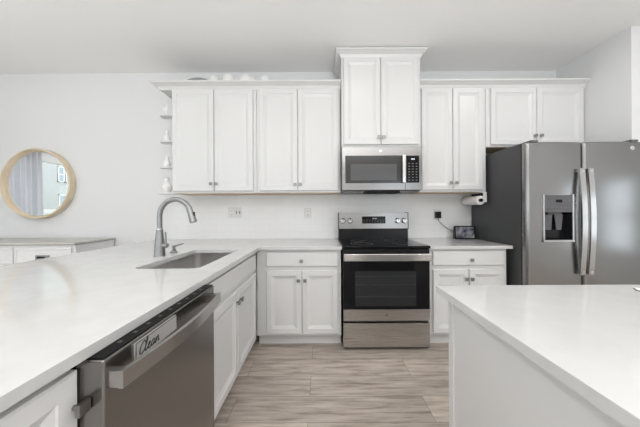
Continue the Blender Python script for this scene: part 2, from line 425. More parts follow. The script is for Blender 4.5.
crown_mesh([(.200, W - .012), (.200, 2.4905), (.985, 2.4905), (.985, W - .012)], prof(2.748, 2.822, .058)).build('crown', M['cab'], tm)

# open end shelves
t = thing('end_shelf_unit', 'white open end shelves holding vases, beside the sink wall cabinet', 'shelf', (-1.6, W - .15, 1.417))
def shelf_poly(x_out, yf, yb, r):
    return [(-1.534, yb), (x_out + .02, yb), (x_out, yb - .02)] + [(x_out + r - r * math.cos(PI / 2 * k / 8), yf + r - r * math.sin(PI / 2 * k / 8)) for k in range(9)] + [(-1.534, yf)]
for z in (2.241, 1.966, 1.696):
    MB().prism(shelf_poly(-1.705, 2.60, 2.71, .05), z - .007, z + .007).build('shelf', M['cab'], t)
MB().prism(shelf_poly(-1.722, 2.585, 2.72, .04), 1.417, 1.433).build('shelf', M['cab'], t)
MB().box(-1.641, -1.5345, VB + .013, W - .003, 2.479, 2.4905).build('top_board', M['cab'], t)

VD = 2.235                                       # base door fronts on the back run
def base_body(t, u0, u1, vf, vb, xf, kick=True, z1=.884):
    MB(xf).box(u0, u1, vf + .021, vb, .108, z1, .0015).build('cabinet_body', M['cab'], t)
    MB(xf).box(u0 + .001, u1 - .001, vf + .09, vb, 0, .108).build('toe_kick', M['cab'], t)
t = thing('base_cabinet', 'white base cabinet with one drawer over two doors, left of the stove', 'cabinet', (-.18, 2.5, 0))
base_body(t, -.5905, .168, VD, W - .001, None)
front(t, 'drawer', -.503, .143, .733, .858, VD, None, [(-.185, .785)])
front(t, 'door', -.503, -.187, .130, .697, VD, None, [(-.213, .612)])
front(t, 'door', -.180, .140, .130, .697, VD, None, [(-.154, .612)])
t = thing('base_cabinet', 'white base cabinet with one drawer over two doors, between stove and fridge', 'cabinet', (1.31, 2.5, 0))
base_body(t, .957, 1.660, VD, W - .001, None)
front(t, 'drawer', .992, 1.634, .735, .866, VD, None, [(1.330, .787)])
front(t, 'door', .992, 1.310, .130, .702, VD, None, [(1.283, .617)])
front(t, 'door', 1.317, 1.634, .130, .702, VD, None, [(1.332, .617)])
# aisle side of the peninsula (u = y, v = -x)
VP = .57
t = thing('base_cabinet', 'white sink base cabinet with a long false drawer, facing the aisle past the dishwasher', 'cabinet', (-.9, 1.7, 0))
# body is open at the top around the sink bowl: sides, back, bottom and a face frame
mb = MB(ROT)
u0, u1 = 1.197, 2.2555
mb.box(u0, u0 + .018, VP + .021, 1.18, .108, .884).box(u1 - .018, u1, VP + .021, 1.18, .108, .884)
mb.box(u0, u1, 1.162, 1.18, .108, .884).box(u0, u1, VP + .021, 1.18, .108, .126)
mb.box(u0, u1, VP + .021, VP + .04, .108, .145).box(u0, u1, VP + .021, VP + .04, .69, .74).box(u0, u1, VP + .021, VP + .04, .85, .884)
mb.box(u0, u0 + .04, VP + .021, VP + .04, .108, .884).box(2.15, u1, VP + .021, VP + .04, .108, .884)
mb.build('cabinet_body', M['cab'], t)
MB(ROT).box(u0 + .001, u1 - .001, VP + .09, 1.18, 0, .108).build('toe_kick', M['cab'], t)
front(t, 'drawer_front', 1.21, 2.150, .735, .860, VP, ROT)
front(t, 'door', 1.21, 1.684, .130, .697, VP, ROT, [(1.655, .628)])
front(t, 'door', 1.691, 2.150, .130, .697, VP, ROT, [(1.722, .628)])
t = thing('base_cabinet', 'white cabinet with one full-height door on the near side of the dishwasher', 'cabinet', (-.9, .2, 0))
base_body(t, -.35, .586, VP, 1.18, ROT)
front(t, 'door', .12, .5845, .130, .862, VP, ROT, [(.572, .783)])
front(t, 'door', -.345, .114, .130, .862, VP, ROT, [(-.31, .783)])

# ------------------------------------------------------------------ worktops
ZC0, ZC1 = .886, .914
SX0, SX1, SY0, SY1, SRAD = -1.060, -.690, 1.39, 2.10, .045
def rounded(x0, x1, y0, y1, r, n=6):
    p = []
    for cx, cy, a0 in ((x1 - r, y1 - r, 0), (x0 + r, y1 - r, 90), (x0 + r, y0 + r, 180), (x1 - r, y0 + r, 270)):
        for k in range(n + 1):
            a = R(a0 + 90 * k / n); p.append((cx + r * math.cos(a), cy + r * math.sin(a)))
    return p
def slab(outer, hole, z0, z1):
    mb = MB(); bm = mb.bm
    loops = []
    for poly in [outer] + ([hole] if hole else []):
        vs = [bm.verts.new((x, y, z1)) for x, y in poly]
        loops.append([bm.edges.new((vs[i], vs[(i + 1) % len(vs)])) for i in range(len(vs))])
    r = bmesh.ops.triangle_fill(bm, use_beauty=True, use_dissolve=False, edges=[e for l in loops for e in l])
    top = [f for f in r['geom'] if isinstance(f, bmesh.types.BMFace)]
    ext = bmesh.ops.extrude_face_region(bm, geom=top)
    bmesh.ops.translate(bm, verts=[v for v in ext['geom'] if isinstance(v, bmesh.types.BMVert)], vec=(0, 0, z0 - z1))
    bmesh.ops.recalc_face_normals(bm, faces=bm.faces)
    es = [e for e in bm.edges if len(e.link_faces) == 2 and e.calc_face_angle(0) > R(60) and abs(e.verts[0].co.z - e.verts[1].co.z) < 1e-4 and e.verts[0].co.z > z1 - 1e-4]
    bmesh.ops.bevel(bm, geom=es, offset=.0025, segments=2, profile=.5, affect='EDGES')
    return mb
o = slab([(-1.915, -.45), (-.554, -.45), (-.554, 2.205), (-.545, 2.217), (.176, 2.217), (.176, W - .009), (-1.705, W - .009), (-1.705, W - .001), (-1.915, W - .001)],
         rounded(SX0, SX1, SY0, SY1, SRAD), ZC0, ZC1).build('countertop', M['quartz'])
tag(o, 'white quartz peninsula countertop with sink cut-out, wrapping round to the stove', 'countertop')
o = slab([(.950, 2.217), (1.692, 2.217), (1.692, W - .009), (.950, W - .009)], None, ZC0, ZC1).build('countertop', M['quartz'])
tag(o, 'short white quartz countertop between the stove and the fridge', 'countertop')

# island
t = thing('kitchen_island', 'white kitchen island base panel under the large quartz slab facing the fridge', 'island', (1.0, .2, 0))
MB().box(.518, 1.24, -.70, 1.012, 0, .884).build('base_panel', M['cab'], t)
MB().box(.512, .540, .985, 1.018, 0, .884, .002).build('corner_batten', M['cab'], t)
MB().box(.506, .518, -.70, .985, 0, .11, .002).build('skirting', M['cab'], t)
o = slab([(.477, -.75), (1.60, -.75), (1.60, 1.053), (.477, 1.053)], None, ZC0, ZC1).build('countertop', M['quartz'])
tag(o, 'large white quartz slab on top of the kitchen island', 'countertop')
# booklet lying near the far edge
t = thing('booklet', 'thin white booklet with a dark cover lying on the island slab', 'booklet', (1.33, .95, ZC1))
for nm, z0, z1, m_, e_ in (('back_cover', ZC1, ZC1 + .0018, 'black', .002), ('pages', ZC1 + .0018, ZC1 + .0045, 'paper', 0)):
    a = [(1.245, 1.000), (1.222, .972), (1.40, .80), (1.45, .88)]
    g = .006 if nm == 'back_cover' else 0
    MB().prism([(x - g, y - g * .6) for x, y in a], z0, z1).build(nm, M[m_], t)

# ------------------------------------------------------------------ sink, tap, soap pump
t = thing('sink', 'undermount stainless steel sink set into the peninsula countertop', 'sink', ((SX0 + SX1) / 2, (SY0 + SY1) / 2, .68))
mb = MB()
levels = [(.016, .8855), (0.0, .8855), (0.002, .70), (-.012, .68), (-.035, .67)]
prev = None
for g, z in levels:
    r_ = max(.012, SRAD + .004 + g)
    ring = [mb.bm.verts.new((x, y, z)) for x, y in rounded(SX0 - g - .003, SX1 + g + .003, SY0 - g - .003, SY1 + g + .003, r_)]
    if prev:
        for i in range(len(ring)):
            j = (i + 1) % len(ring); mb.bm.faces.new((prev[i], prev[j], ring[j], ring[i]))
    prev = ring
mb.bm.faces.new(prev)
mb.build('bowl', M['steel_sink'], t)
MB().lathe([(.0, .003), (.018, .003), (.022, .006), (.042, .006), (.045, .001)], (-.90, 1.74, .67), 24).build('drain', M['chrome'], t)

t = thing('faucet', 'tall brushed nickel gooseneck tap arching over the sink', 'faucet', (-1.163, 1.79, ZC1))
MB().lathe([(0, 0), (.038, 0), (.038, .006), (.036, .01), (.034, .05), (.029, .12), (.0225, .175), (.022, .19), (0, .19)], (-1.163, 1.79, ZC1)).build('body', M['nickel'], t)
MB().lathe([(.0235, .19), (.0235, .196), (0, .196)], (-1.163, 1.79, ZC1)).build('collar', M['chrome'], t)
arc = [(-1.163, 1.105), (-1.163, 1.19)]
cx_, cz_, rr = -1.050, 1.195, .113
for k in range(0, 13):
    a = PI - k / 12 * R(150); arc.append((cx_ + rr * math.cos(a), cz_ + rr * math.sin(a) * 1.10))
MB().tube([(x, 1.79, z) for x, z in arc], .0175, 16).build('neck', M['nickel'], t)
ex, ez = arc[-1]
d = Vector((.30, 0, -.95)).normalized()
p0 = Vector((ex, 1.79, ez)); 
h = MB().tube([p0 - d * .01, p0 + d * .004, p0 + d * .05, p0 + d * .10, p0 + d * .108], [.0185, .0195, .021, .025, .0235], 18).build('spray_head', M['nickel'], t)
q = p0 + d * .055
MB().tube([q + Vector((.016, 0, 0)), q + Vector((.024, 0, .004))], .009, 10).tube([q + Vector((.018, 0, .016)), q + Vector((.024, 0, .018))], .007, 10).build('button', M['black'], h)
l_ = MB().tube([(-1.14, 1.785, .99), (-1.104, 1.785, .99)], [.018, .0165], 14).build('lever', M['nickel'], t)
MB().tube([(-1.116, 1.785, .995), (-1.116, 1.785, 1.03), (-1.118, 1.784, 1.085)], [.0065, .006, .0055], 10).build('lever_arm', M['nickel'], l_)

t = thing('soap_dispenser', 'small brushed nickel soap pump beside the tap', 'soap dispenser', (-1.148, 1.935, ZC1))
MB().lathe([(0, 0), (.027, 0), (.027, .005), (.02, .012), (.014, .018), (.014, .03), (0, .03)], (-1.148, 1.935, ZC1)).build('base', M['nickel'], t)
MB().lathe([(.009, .03), (.009, .042), (.016, .044), (.016, .056), (0, .058)], (-1.148, 1.935, ZC1)).build('pump', M['nickel'], t)
MB().tube([(-1.15, 1.935, .964), (-1.10, 1.93, .977), (-1.068, 1.925, .985)], [.007, .006, .0055], 10).build('spout', M['nickel'], t)

# ------------------------------------------------------------------ dishwasher
t = thing('dishwasher', 'stainless steel dishwasher with a bowed bar handle under the peninsula', 'dishwasher', (-.8, .888, 0))
MB().box(-1.17, -.586, .590, 1.190, .10, .868).build('tub', M['black'], t)
MB().box(-.585, -.515, .588, 1.189, .115, .880, .006, 3).build('door', M['steel_dw'], t)
MB().box(-.63, -.60, .60, 1.18, 0, .10).build('toe_kick', M['black'], t)
cp = MB().box(-.5655, -.519, .594, 1.183, .8805, .8845, .001).build('control_strip', M['matte_black'], t)
for k in range(9):
    y = .66 + k * .055; MB().box(-.545, -.535, y, y + .012, .8845, .8850).build('button', M['rack'], cp)
hp = []
n = 14
pts_o = []; pts_i = []
for k in range(n + 1):
    y = .597 + (1.172 - .597) * k / n; b_ = math.sin(PI * k / n)
    pts_o.append((-.477 + .026 * b_, y)); pts_i.append((-.489 + .026 * b_, y))
hd = MB().prism(pts_o + pts_i[::-1], .808, .850, 'z')
for y in (.5972, 1.149):
    hd.box(-.5155, -.4775, y, y + .0228, .809, .849, .002)
hd.build('handle', M['handle_dw'], t)
# magnet sign on the door
t = thing('magnet_sign', 'silver magnet sign reading Clean on the dishwasher door', 'sign', (-.512, .777, .845))
MB().box(-.5149, -.509, .680, .872, .822, .871, .0015).build('plate', M['sign'], t)
fr_ = MB()
for a in ((.680, .872, .8685, .871), (.680, .872, .822, .8245), (.680, .6825, .822, .871), (.8695, .872, .822, .871)):
    fr_.box(-.5092, -.5082, a[0], a[1], a[2], a[3])
fr_.build('border', M['chrome'], t)
def stroke(mb, pts, ox, r=.0017):
    P = [Vector(p) for p in pts]; out = []
    for i in range(len(P) - 1):                                   # Catmull-Rom through the points
        a, b, c, d_ = P[max(i - 1, 0)], P[i], P[i + 1], P[min(i + 2, len(P) - 1)]
        for k in range(6):
            u = k / 6
            out.append(.5 * (2 * b + (c - a) * u + (2 * a - 5 * b + 4 * c - d_) * u * u + (3 * b - a - 3 * c + d_) * u ** 3))
    out.append(P[-1])
    k_ = .040
    mb.tube([(-.5088, .690 + (ox + p.x + .22 * p.y) * k_, .831 + p.y * k_) for p in out], r, 6)
mb = MB()
stroke(mb, [(.55, .62), (.50, .78), (.34, .80), (.12, .55), (.08, .22), (.24, .02), (.46, .10), (.60, .28)], 0)                       # C
stroke(mb, [(.55, .22), (.70, .50), (.76, .85), (.66, .88), (.62, .40), (.66, .06), (.80, .08), (.90, .22)], 0)                      # l
stroke(mb, [(.88, .20), (1.06, .30), (1.10, .44), (.98, .46), (.92, .22), (1.02, .03), (1.18, .10), (1.28, .24)], 0)                 # e
stroke(mb, [(1.56, .40), (1.42, .46), (1.28, .28), (1.32, .05), (1.46, .10), (1.58, .42), (1.56, .10), (1.66, .06), (1.74, .22)], 0)   # a
stroke(mb, [(1.72, .20), (1.80, .44), (1.78, .03), (1.86, .34), (2.00, .46), (2.04, .20), (2.06, .05), (2.20, .12)], 0)               # n
mb.build('lettering', M['ink'], t)

# ------------------------------------------------------------------ stove
t = thing('stove', 'free-standing stainless electric stove with black glass cooktop and oven', 'stove', (.563, 2.5, 0))
RX0, RX1 = .181, .945
MB().box(RX0 + .004, RX1 - .004, 2.235, 2.855, .02, .902).build('body', M['black'], t)
for x in (.22, .90):
    for y in (2.28, 2.80): MB().cyl((x, y, 0), (x, y, .022), .018, seg=12).build('foot', M['black'], t)
ck = MB().box(RX0, RX1, 2.178, 2.75, .898, .922, .004).build('cooktop', M['glass_black'], t)
def ring(mb, x, y, r, w, z, h=.0006, seg=40):
    mb.lathe([(r - w, 0), (r - w, h), (r, h), (r, 0)], (x, y, z), seg)
for x, y, r in ((.37, 2.34, .105), (.75, 2.34, .085), (.37, 2.60, .075), (.75, 2.60, .10)):
    for rad, w_ in ((r, .004), (r * .62, .002)):
        mb = MB(); ring(mb, x, y, rad, w_, .922); mb.build('burner_ring', M['rack'], ck)
BX0, BX1 = RX0 + .001, RX1 + .002
MB().box(BX0, BX1, 2.755, 2.86, .90, 1.035, .003).build('riser', M['black'], t)
bgp = MB().prism([(2.742, 1.035), (2.752, 1.205), (2.86, 1.205), (2.86, 1.035)], BX0 + .004, BX1 - .004, 'x').build('control_panel', M['steel_dimmed'], t)
for x in (BX0 - .002, BX1 - .004):
    MB().prism([(2.738, 1.03), (2.749, 1.211), (2.865, 1.211), (2.865, 1.03)], x, x + .006, 'x').build('end_cap', M['black'], t)
dp = MB().box(.440, .695, 2.7385, 2.748, 1.090, 1.168, .002).build('display', M['glass_black'], bgp)
mb = MB()
for x, z, w, h in ((.555, 1.145, .006, .012), (.566, 1.145, .006, .012), (.580, 1.145, .006, .012), (.591, 1.145, .006, .012)): mb.box(x, x + w, 2.7375, 2.739, z - h / 2, z + h / 2)
mb.build('clock_digits', M['screen'], dp)
mb = MB()
for r_ in range(2):
    for c_ in range(8): mb.box(.455 + c_ * .03, .468 + c_ * .03, 2.7378, 2.739, 1.104 + r_ * .02, 1.110 + r_ * .02)
mb.build('key', M['key'], dp)
for x in (.227, .305, .828, .900):
    z = 1.121
    k_ = MB().lathe([(.030, 0), (.030, -.008), (.0245, -.012), (.0225, -.030), (.020, -.033), (0, -.033)], (x, 2.747, z), 24, 'y').build('knob', M['steel_bar'], bgp)
    MB().box(x - .003, x + .003, 2.711, 2.715, z, z + .02).build('pointer', M['black'], k_)
# oven door
dr = MB().box(RX0 + .002, RX1 - .002, 2.198, 2.233, .262, .890, .003).build('oven_door', M['black'], t)
MB().box(RX0 + .003, RX1 - .003, 2.192, 2.199, .366, .795, .002).build('door_glass', M['glass_black'], dr)
MB().box(.288, .822, 2.1905, 2.1925, .392, .700).build('oven_window', M['oven_window'], dr)
mb = MB()
for z in (.47, .478, .575, .583, .655): mb.box(.292, .818, 2.1898, 2.1906, z, z + .0025)
mb.build('rack', M['rack'], dr)
st = MB().box(RX0 + .003, RX1 - .003, 2.190, 2.199, .263, .364, .002).build('door_trim', M['steel_x'], dr)
MB().lathe([(0, -.002), (.012, -.002), (.0135, 0)], (.563, 2.190, .314), 20, 'y').build('emblem', M['knob'], st)
hd = MB()
hd.box(RX0 + .004, RX1 - .004, 2.148, 2.166, .793, .858, .007, 3)
for x in (RX0 + .012, RX1 - .042): hd.box(x, x + .03, 2.16, 2.199, .802, .85, .003)
hd.build('handle', M['steel_bar'], dr)
dw = MB().box(RX0 + .003, RX1 - .003, 2.192, 2.233, .030, .243, .004).build('storage_drawer', M['steel_x'], t)

# ------------------------------------------------------------------ microwave
t = thing('microwave', 'stainless over-the-range microwave mounted above the stove', 'microwave', (.59, 2.66, 1.43))
MX0, MX1 = .196, .980
MB().box(.203, .978, 2.487, 2.872, 1.428, 1.853, .003).build('body', M['panel_grey'], t)
ub = MB().box(.213, .968, 2.475, 2.87, 1.422, 1.428).build('underside', M['panel_grey'], t)
MB().box(.43, .765, 2.446, 2.60, 1.404, 1.4295, .003).build('vent', M['matte_black'], ub)
dr = MB().box(MX0, MX1, 2.440, 2.486, 1.430, 1.855, .005, 3).build('door', M['steel_dimmed'], t)
MB().box(.230, .790, 2.4365, 2.441, 1.500, 1.768, .0015).build('door_glass', M['micro_door'], dr)
MB().box(.281, .730, 2.4355, 2.437, 1.526, 1.685).build('window', M['micro_window'], dr)
MB().lathe([(0, -.0025), (.014, -.0025), (.016, 0)], (.575, 2.440, 1.812), 22, 'y').build('emblem', M['steel_bar'], dr)
MB().box(.812, .8155, 2.4385, 2.441, 1.4310, 1.500).build('seam', M['black'], dr)
hd = MB().box(.780, .812, 2.408, 2.420, 1.500, 1.770, .004, 3)
for z in (1.515, 1.736): hd.box(.786, .806, 2.418, 2.441, z, z + .02)
hd.build('handle', M['steel_bar'], t)
cp = MB().box(.824, .950, 2.4365, 2.441, 1.502, 1.766, .0015).build('control_panel', M['glass_black'], t)
MB().box(.872, .906, 2.4355, 2.437, 1.726, 1.738).build('clock_digits', M['screen'], cp)
mb = MB()
for r_ in range(7):
    for c_ in range(3): mb.box(.843 + c_ * .036, .860 + c_ * .036, 2.4358, 2.437, 1.522 + r_ * .027, 1.531 + r_ * .027)
mb.build('key', M['key'], cp)

# ------------------------------------------------------------------ fridge
FX0, FX1, FG = 1.710, 2.692, 2.184
t = thing('refrigerator', 'side-by-side stainless steel refrigerator with dark grey sides', 'refrigerator', (2.17, 2.5, 0))
MB().box(FX0, FX1, 2.150, 2.86, .02, 1.800, .004).build('body', M['charcoal'], t)
MB().box(FX0 + .004, FX1 - .004, 2.138, 2.151, .04, 1.79).build('door_seal', M['black'], t)
for x in (FX0 + .05, FX1 - .09):
    MB().box(x, x + .06, 2.10, 2.22, 1.8005, 1.818, .003).build('hinge_cover', M['panel_grey'], t)
mb = MB().box(FX0 + .01, FX1 - .01, 2.13, 2.15, .02, .09); mb.build('toe_grille', M['black'], t)
def fridge_door(name, x0, x1, hole=None):
    """stainless front, gently bowed in plan, rounded at its vertical edges"""
    z0, z1 = .10, 1.797
    n = 24; xs = [x0 + (x1 - x0) * k / n for k in range(n + 1)]
    if hole: xs = sorted(set(xs) | {hole[0], hole[1]})
    edge = [0, .004, .012, .022]
    xs = sorted(set([x for x in xs] + [x0 + e for e in edge] + [x1 - e for e in edge]))
    def yf(x):
        s_ = (x - x0) / (x1 - x0)
        b = 2.092 - .014 * (1 - (2 * s_ - 1) ** 2)
        for d_ in (x - x0, x1 - x):
            if d_ < .022: b += .022 * (1 - math.sqrt(max(0, 1 - (1 - d_ / .022) ** 2)))
        return b
    zs = [z0, z0 + .006, z1 - .02, z1 - .006, z1]
    dz = {z0: .006, z1 - .02: 0, z1 - .006: .004, z1: .012}
    if hole: zs = sorted(set(zs) | {hole[2], hole[3]})
    mb = MB(); bm = mb.bm
    G = [[bm.verts.new((x, yf(x) + dz.get(z, 0), z)) for x in xs] for z in zs]
    for i in range(len(zs) - 1):
        for j in range(len(xs) - 1):
            if hole and hole[0] - 1e-6 <= xs[j] and xs[j + 1] <= hole[1] + 1e-6 and hole[2] - 1e-6 <= zs[i] and zs[i + 1] <= hole[3] + 1e-6: continue
            bm.faces.new((G[i][j], G[i][j + 1], G[i + 1][j + 1], G[i + 1][j]))
    yb = 2.138
    border = [G[0][j] for j in range(len(xs))] + [G[i][-1] for i in range(1, len(zs))] + [G[-1][j] for j in range(len(xs) - 2, -1, -1)] + [G[i][0] for i in range(len(zs) - 2, 0, -1)]
    B = [bm.verts.new((v.co.x, yb, v.co.z)) for v in border]
    for i in range(len(B)):
        j = (i + 1) % len(B); bm.faces.new((border[i], border[j], B[j], B[i]))
    bm.faces.new(B)
    return mb.build(name, M['steel_fridge'], t)
HX0, HX1, HZ0, HZ1 = 1.842, 2.080, .972, 1.352
fd = fridge_door('freezer_door', FX0 + .002, FG - .003, (HX0, HX1, HZ0, HZ1))
rd = fridge_door('refrigerator_door', FG + .003, FX1 - .002)
# dispenser: grey panel above a dark recess
dsp = MB()
dsp.box(HX0, HX1, 2.072, 2.136, 1.209, HZ1, .003)
dsp.build('dispenser_panel', M['panel_grey'], fd)
mb = MB()
mb.faces([(HX0, 2.08, HZ0), (HX1, 2.08, HZ0), (HX1, 2.08, 1.209), (HX0, 2.08, 1.209), (HX0 + .02, 2.134, HZ0 + .02), (HX1 - .02, 2.134, HZ0 + .02), (HX1 - .02, 2.134, 1.209), (HX0 + .02, 2.134, 1.209)],
         [(4, 5, 6, 7), (0, 1, 5, 4), (1, 2, 6, 5), (0, 4, 7, 3)])
mb.build('dispenser_recess', M['black'], fd)
mb = MB()
mb.box(HX0 - .008, HX0 + .004, 2.070, 2.082, HZ0 - .008, HZ1 + .006, .002).box(HX1 - .004, HX1 + .010, 2.070, 2.084, HZ0 - .008, HZ1 + .006, .002)
mb.box(HX0 - .008, HX1 + .010, 2.066, 2.10, HZ0 - .010, HZ0 + .008, .002)
mb.build('dispenser_trim', M['steel_bar'], fd)
MB().box(1.905, 2.02, 2.105, 2.13, 1.19, 1.209, .003).build('dispenser_spout', M['panel_grey'], fd)
for poly in ([(1.875, 1.19), (1.945, 1.19), (1.935, 1.06), (1.885, 1.06)], [(1.965, 1.19), (2.035, 1.19), (2.02, 1.06), (1.98, 1.06)]):
    MB().prism(poly, 2.112, 2.118, 'y').build('dispenser_paddle', M['panel_grey'], fd)
MB().box(1.94, 1.99, 2.0705, 2.073, 1.292, 1.315).build('clock_digits', M['glass_black'], fd)
for r_, z in enumerate((1.249, 1.305)):
    for x in (1.868, 1.905, 1.943, 1.981, 2.018, 2.052):
        if r_ and 1.93 < x < 2.0: continue
        MB().lathe([(0, -.0018), (.006, -.0018), (.0068, 0)], (x, 2.0722, z), 12, 'y').build('dispenser_key', M['key'], fd)
def fridge_handle(x, par):
    mb = MB(); pts = []
    n = 16
    for k in range(n + 1):
        s_ = k / n; z = .690 + (1.572 - .690) * s_
        pts.append((x, 2.060 - .022 * math.sin(PI * s_), z))
    a = [(p[1], p[2]) for p in pts]; b = [(p[1] + .011, p[2]) for p in pts]
    mb.prism(a + b[::-1], x - .0215, x + .0215, 'x')
    for z in (.70, 1.545): mb.box(x - .015, x + .015, 2.055, 2.10, z, z + .022, .002)
    mb.build('handle', M['steel_bar'], par)
fridge_handle(FG - .036, fd); fridge_handle(FG + .034, rd)
MB().lathe([(0, -.003), (.016, -.003), (.019, 0)], (2.588, 2.0825, 1.742), 22, 'y').build('emblem', M['chrome'], rd)

# ------------------------------------------------------------------ wall outlets, adapter, display, towel roll
def outlet(label, x0, x1, z0, z1, gangs):
    t = thing('wall_outlet', label, 'outlet', ((x0 + x1) / 2, W - .008, z0), 'backsplash outlets')
    MB().box(x0, x1, W - .014, W - .0082, z0, z1, .002).build('cover_plate', M['plate'], t)
    zc = (z0 + z1) / 2
    for x, kind in gangs:
        if kind == 'socket':
            s_ = MB().box(x - .02, x + .02, W - .0155, W - .0138, zc - .036, zc + .036, .002).build('socket', M['plastic_white'], t)
            mb = MB()
            for dz in (-.019, .019):
                mb.box(x - .010, x - .006, W - .0162, W - .0154, zc + dz - .008, zc + dz + .008).box(x + .006, x + .010, W - .0162, W - .0154, zc + dz - .008, zc + dz + .008)
                mb.cyl((x, W - .0162, zc + dz - .011), (x, W - .0154, zc + dz - .011), .004, seg=8)
            mb.build('slot', M['slot'], s_)
        else:
            for dx in (-.018, .018):
                MB().box(x + dx - .006, x + dx + .006, W - .0185, W - .0138, zc - .014, zc + .014, .002).build('switch', M['key'], t)
    return t
outlet('white double wall plate with a socket and switches over the sink corner', -1.075, -.925, 1.160, 1.277, [(-1.036, 'socket'), (-.962, 'switch')])
outlet('single white wall socket on the tiles between sink and stove', -.205, -.121, 1.152, 1.268, [(-.163, 'socket')])
outlet('white wall socket behind the black plug right of the stove', 1.277, 1.361, 1.130, 1.246, [(1.319, 'socket')])
o = MB().box(1.288, 1.350, W - .055, W - .0163, 1.142, 1.216, .006, 3).build('plug_adapter', M['black'])
tag(o, 'black plug adapter in the socket right of the stove', 'plug')
cp_ = [(1.319, 2.838, 1.141), (1.323, 2.835, 1.118), (1.35, 2.832, 1.08), (1.40, 2.828, 1.035), (1.445, 2.822, 1.012), (1.50, 2.815, .995), (1.53, 2.80, .985), (1.54, 2.782, .98)]
o = MB().tube(cp_, .0032, 8).build('power_cord', M['black'])
tag(o, 'black power cord drooping from the plug to the small display', 'cord')

t = thing('smart_display', 'small dark-framed display lit on the counter next to the fridge', 'display', (1.57, 2.75, ZC1))
mb = MB(); mb.prism([(2.735, .9145), (2.750, 1.058), (2.765, 1.058), (2.79, .93), (2.79, .9145)], 1.455, 1.680, 'x'); mb.build('case', M['black'], t)
mb = MB(); mb.faces([(1.467, 2.7356, .928), (1.667, 2.7356, .928), (1.667, 2.7478, 1.046), (1.467, 2.7478, 1.046)], [(0, 1, 2, 3)])
mb.bm.faces.ensure_lookup_table()
ext = bmesh.ops.extrude_face_region(mb.bm, geom=mb.bm.faces[:])
bmesh.ops.translate(mb.bm, verts=[v for v in ext['geom'] if isinstance(v, bmesh.types.BMVert)], vec=(0, .002, 0))
mb.build('screen', M['display'], t)

t = thing('paper_towel_holder', 'white paper towel roll on a bracket under the cabinet by the fridge', 'paper towel', (1.62, 2.7, 1.436))
MB().lathe([(.019, -.132), (.046, -.132), (.046, .132), (.019, .132), (.019, -.132)], (1.628, 2.70, 1.332), 28, 'y').build('roll', M['paper'], t)
MB().cyl((1.628, 2.55, 1.332), (1.628, 2.850, 1.332), .017).build('core_shade_rod', M['black'], t)  # black end painted in for the shade inside the roll's core
for y in (2.552, 2.838):
    MB().box(1.648, 1.684, y, y + .010, 1.312, 1.4165, .003).box(1.622, 1.652, y + .002, y + .008, 1.322, 1.342).build('bracket_arm', M['plastic_white'], t)
MB().box(1.640, 1.684, 2.562, 2.838, 1.409, 1.4165, .002).build('mounting_plate', M['plastic_white'], t)

# ------------------------------------------------------------------ ceramics above the cabinets and on the end shelves
ZT = 2.4925
t = thing('platter', 'grey oval platter with a pale rim standing above the end cabinet', 'platter', (-1.40, 2.80, ZT))
def oval(rx, rz, y, n=40): return [(-1.40 + rx * math.cos(2 * PI * k / n), y, ZT + .130 + rz * math.sin(2 * PI * k / n)) for k in range(n)]
mb = MB(); rings = [oval(.20, .130, 2.850), oval(.20, .130, 2.822), oval(.193, .124, 2.824)]
R_ = [[mb.bm.verts.new(p) for p in r] for r in rings]
for a, b in zip(R_, R_[1:]):
    for i in range(40): mb.bm.faces.new((a[i], a[(i + 1) % 40], b[(i + 1) % 40], b[i]))
mb.bm.faces.new(R_[0])
mb.build('rim', M['ceramic'], t)
mb = MB(); rings = [oval(.193, .124, 2.8242), oval(.14, .08, 2.842)]
R_ = [[mb.bm.verts.new(p) for p in r] for r in rings]
for i in range(40): mb.bm.faces.new((R_[0][i], R_[0][(i + 1) % 40], R_[1][(i + 1) % 40], R_[1][i]))
mb.bm.faces.new(R_[1]); mb.build('well', M['pewter'], t)
G_ = 'white ceramics above the cabinets'
def pot(name, label, cat, x, y, z, prof_, extra=None):
    t = thing(name, label, cat, (x, y, z), G_ if z > 2.3 else 'white ceramics on the end shelves')
    MB().lathe(prof_, (x, y, z), 32).build('body', M['ceramic'], t)
    if extra: extra(t)
    return t
Yp = 2.70
pot('domed_pot', 'low white domed pot first to the right of the grey platter', 'pot', -1.155, Yp, ZT, [(0, 0), (.035, 0), (.04, .03), (.056, .10), (.056, .16), (.05, .178), (.03, .186), (0, .188)])
def handle_at(x):
    def f(t): MB().tube([(x + .06, Yp, ZT + .165), (x + .10, Yp, ZT + .15), (x + .10, Yp, ZT + .09), (x + .06, Yp, ZT + .06)], .008, 8).build('handle', M['ceramic'], t)
    return f
pot('pitcher', 'white pitcher between the low bowl and the round vase', 'pitcher', -1.00, Yp, ZT, [(0, 0), (.05, 0), (.062, .04), (.07, .11), (.068, .165), (.058, .192), (.03, .203), (0, .205)], handle_at(-1.0))
def finial(t): MB().lathe([(.02, .2), (.012, .208), (.014, .216), (0, .222)], (-.795, Yp, ZT), 16).build('knob', M['ceramic'], t)
pot('globe_jar', 'round white lidded jar, tallest on top of the cabinets', 'jar', -.795, Yp, ZT, [(0, 0), (.05, 0), (.075, .03), (.096, .09), (.094, .14), (.075, .178), (.045, .198), (0, .205)], finial)
pot('domed_pot', 'small white domed pot furthest along towards the microwave cabinet', 'pot', -.60, Yp, ZT, [(0, 0), (.035, 0), (.04, .03), (.056, .10), (.056, .16), (.05, .176), (.03, .184), (0, .186)])
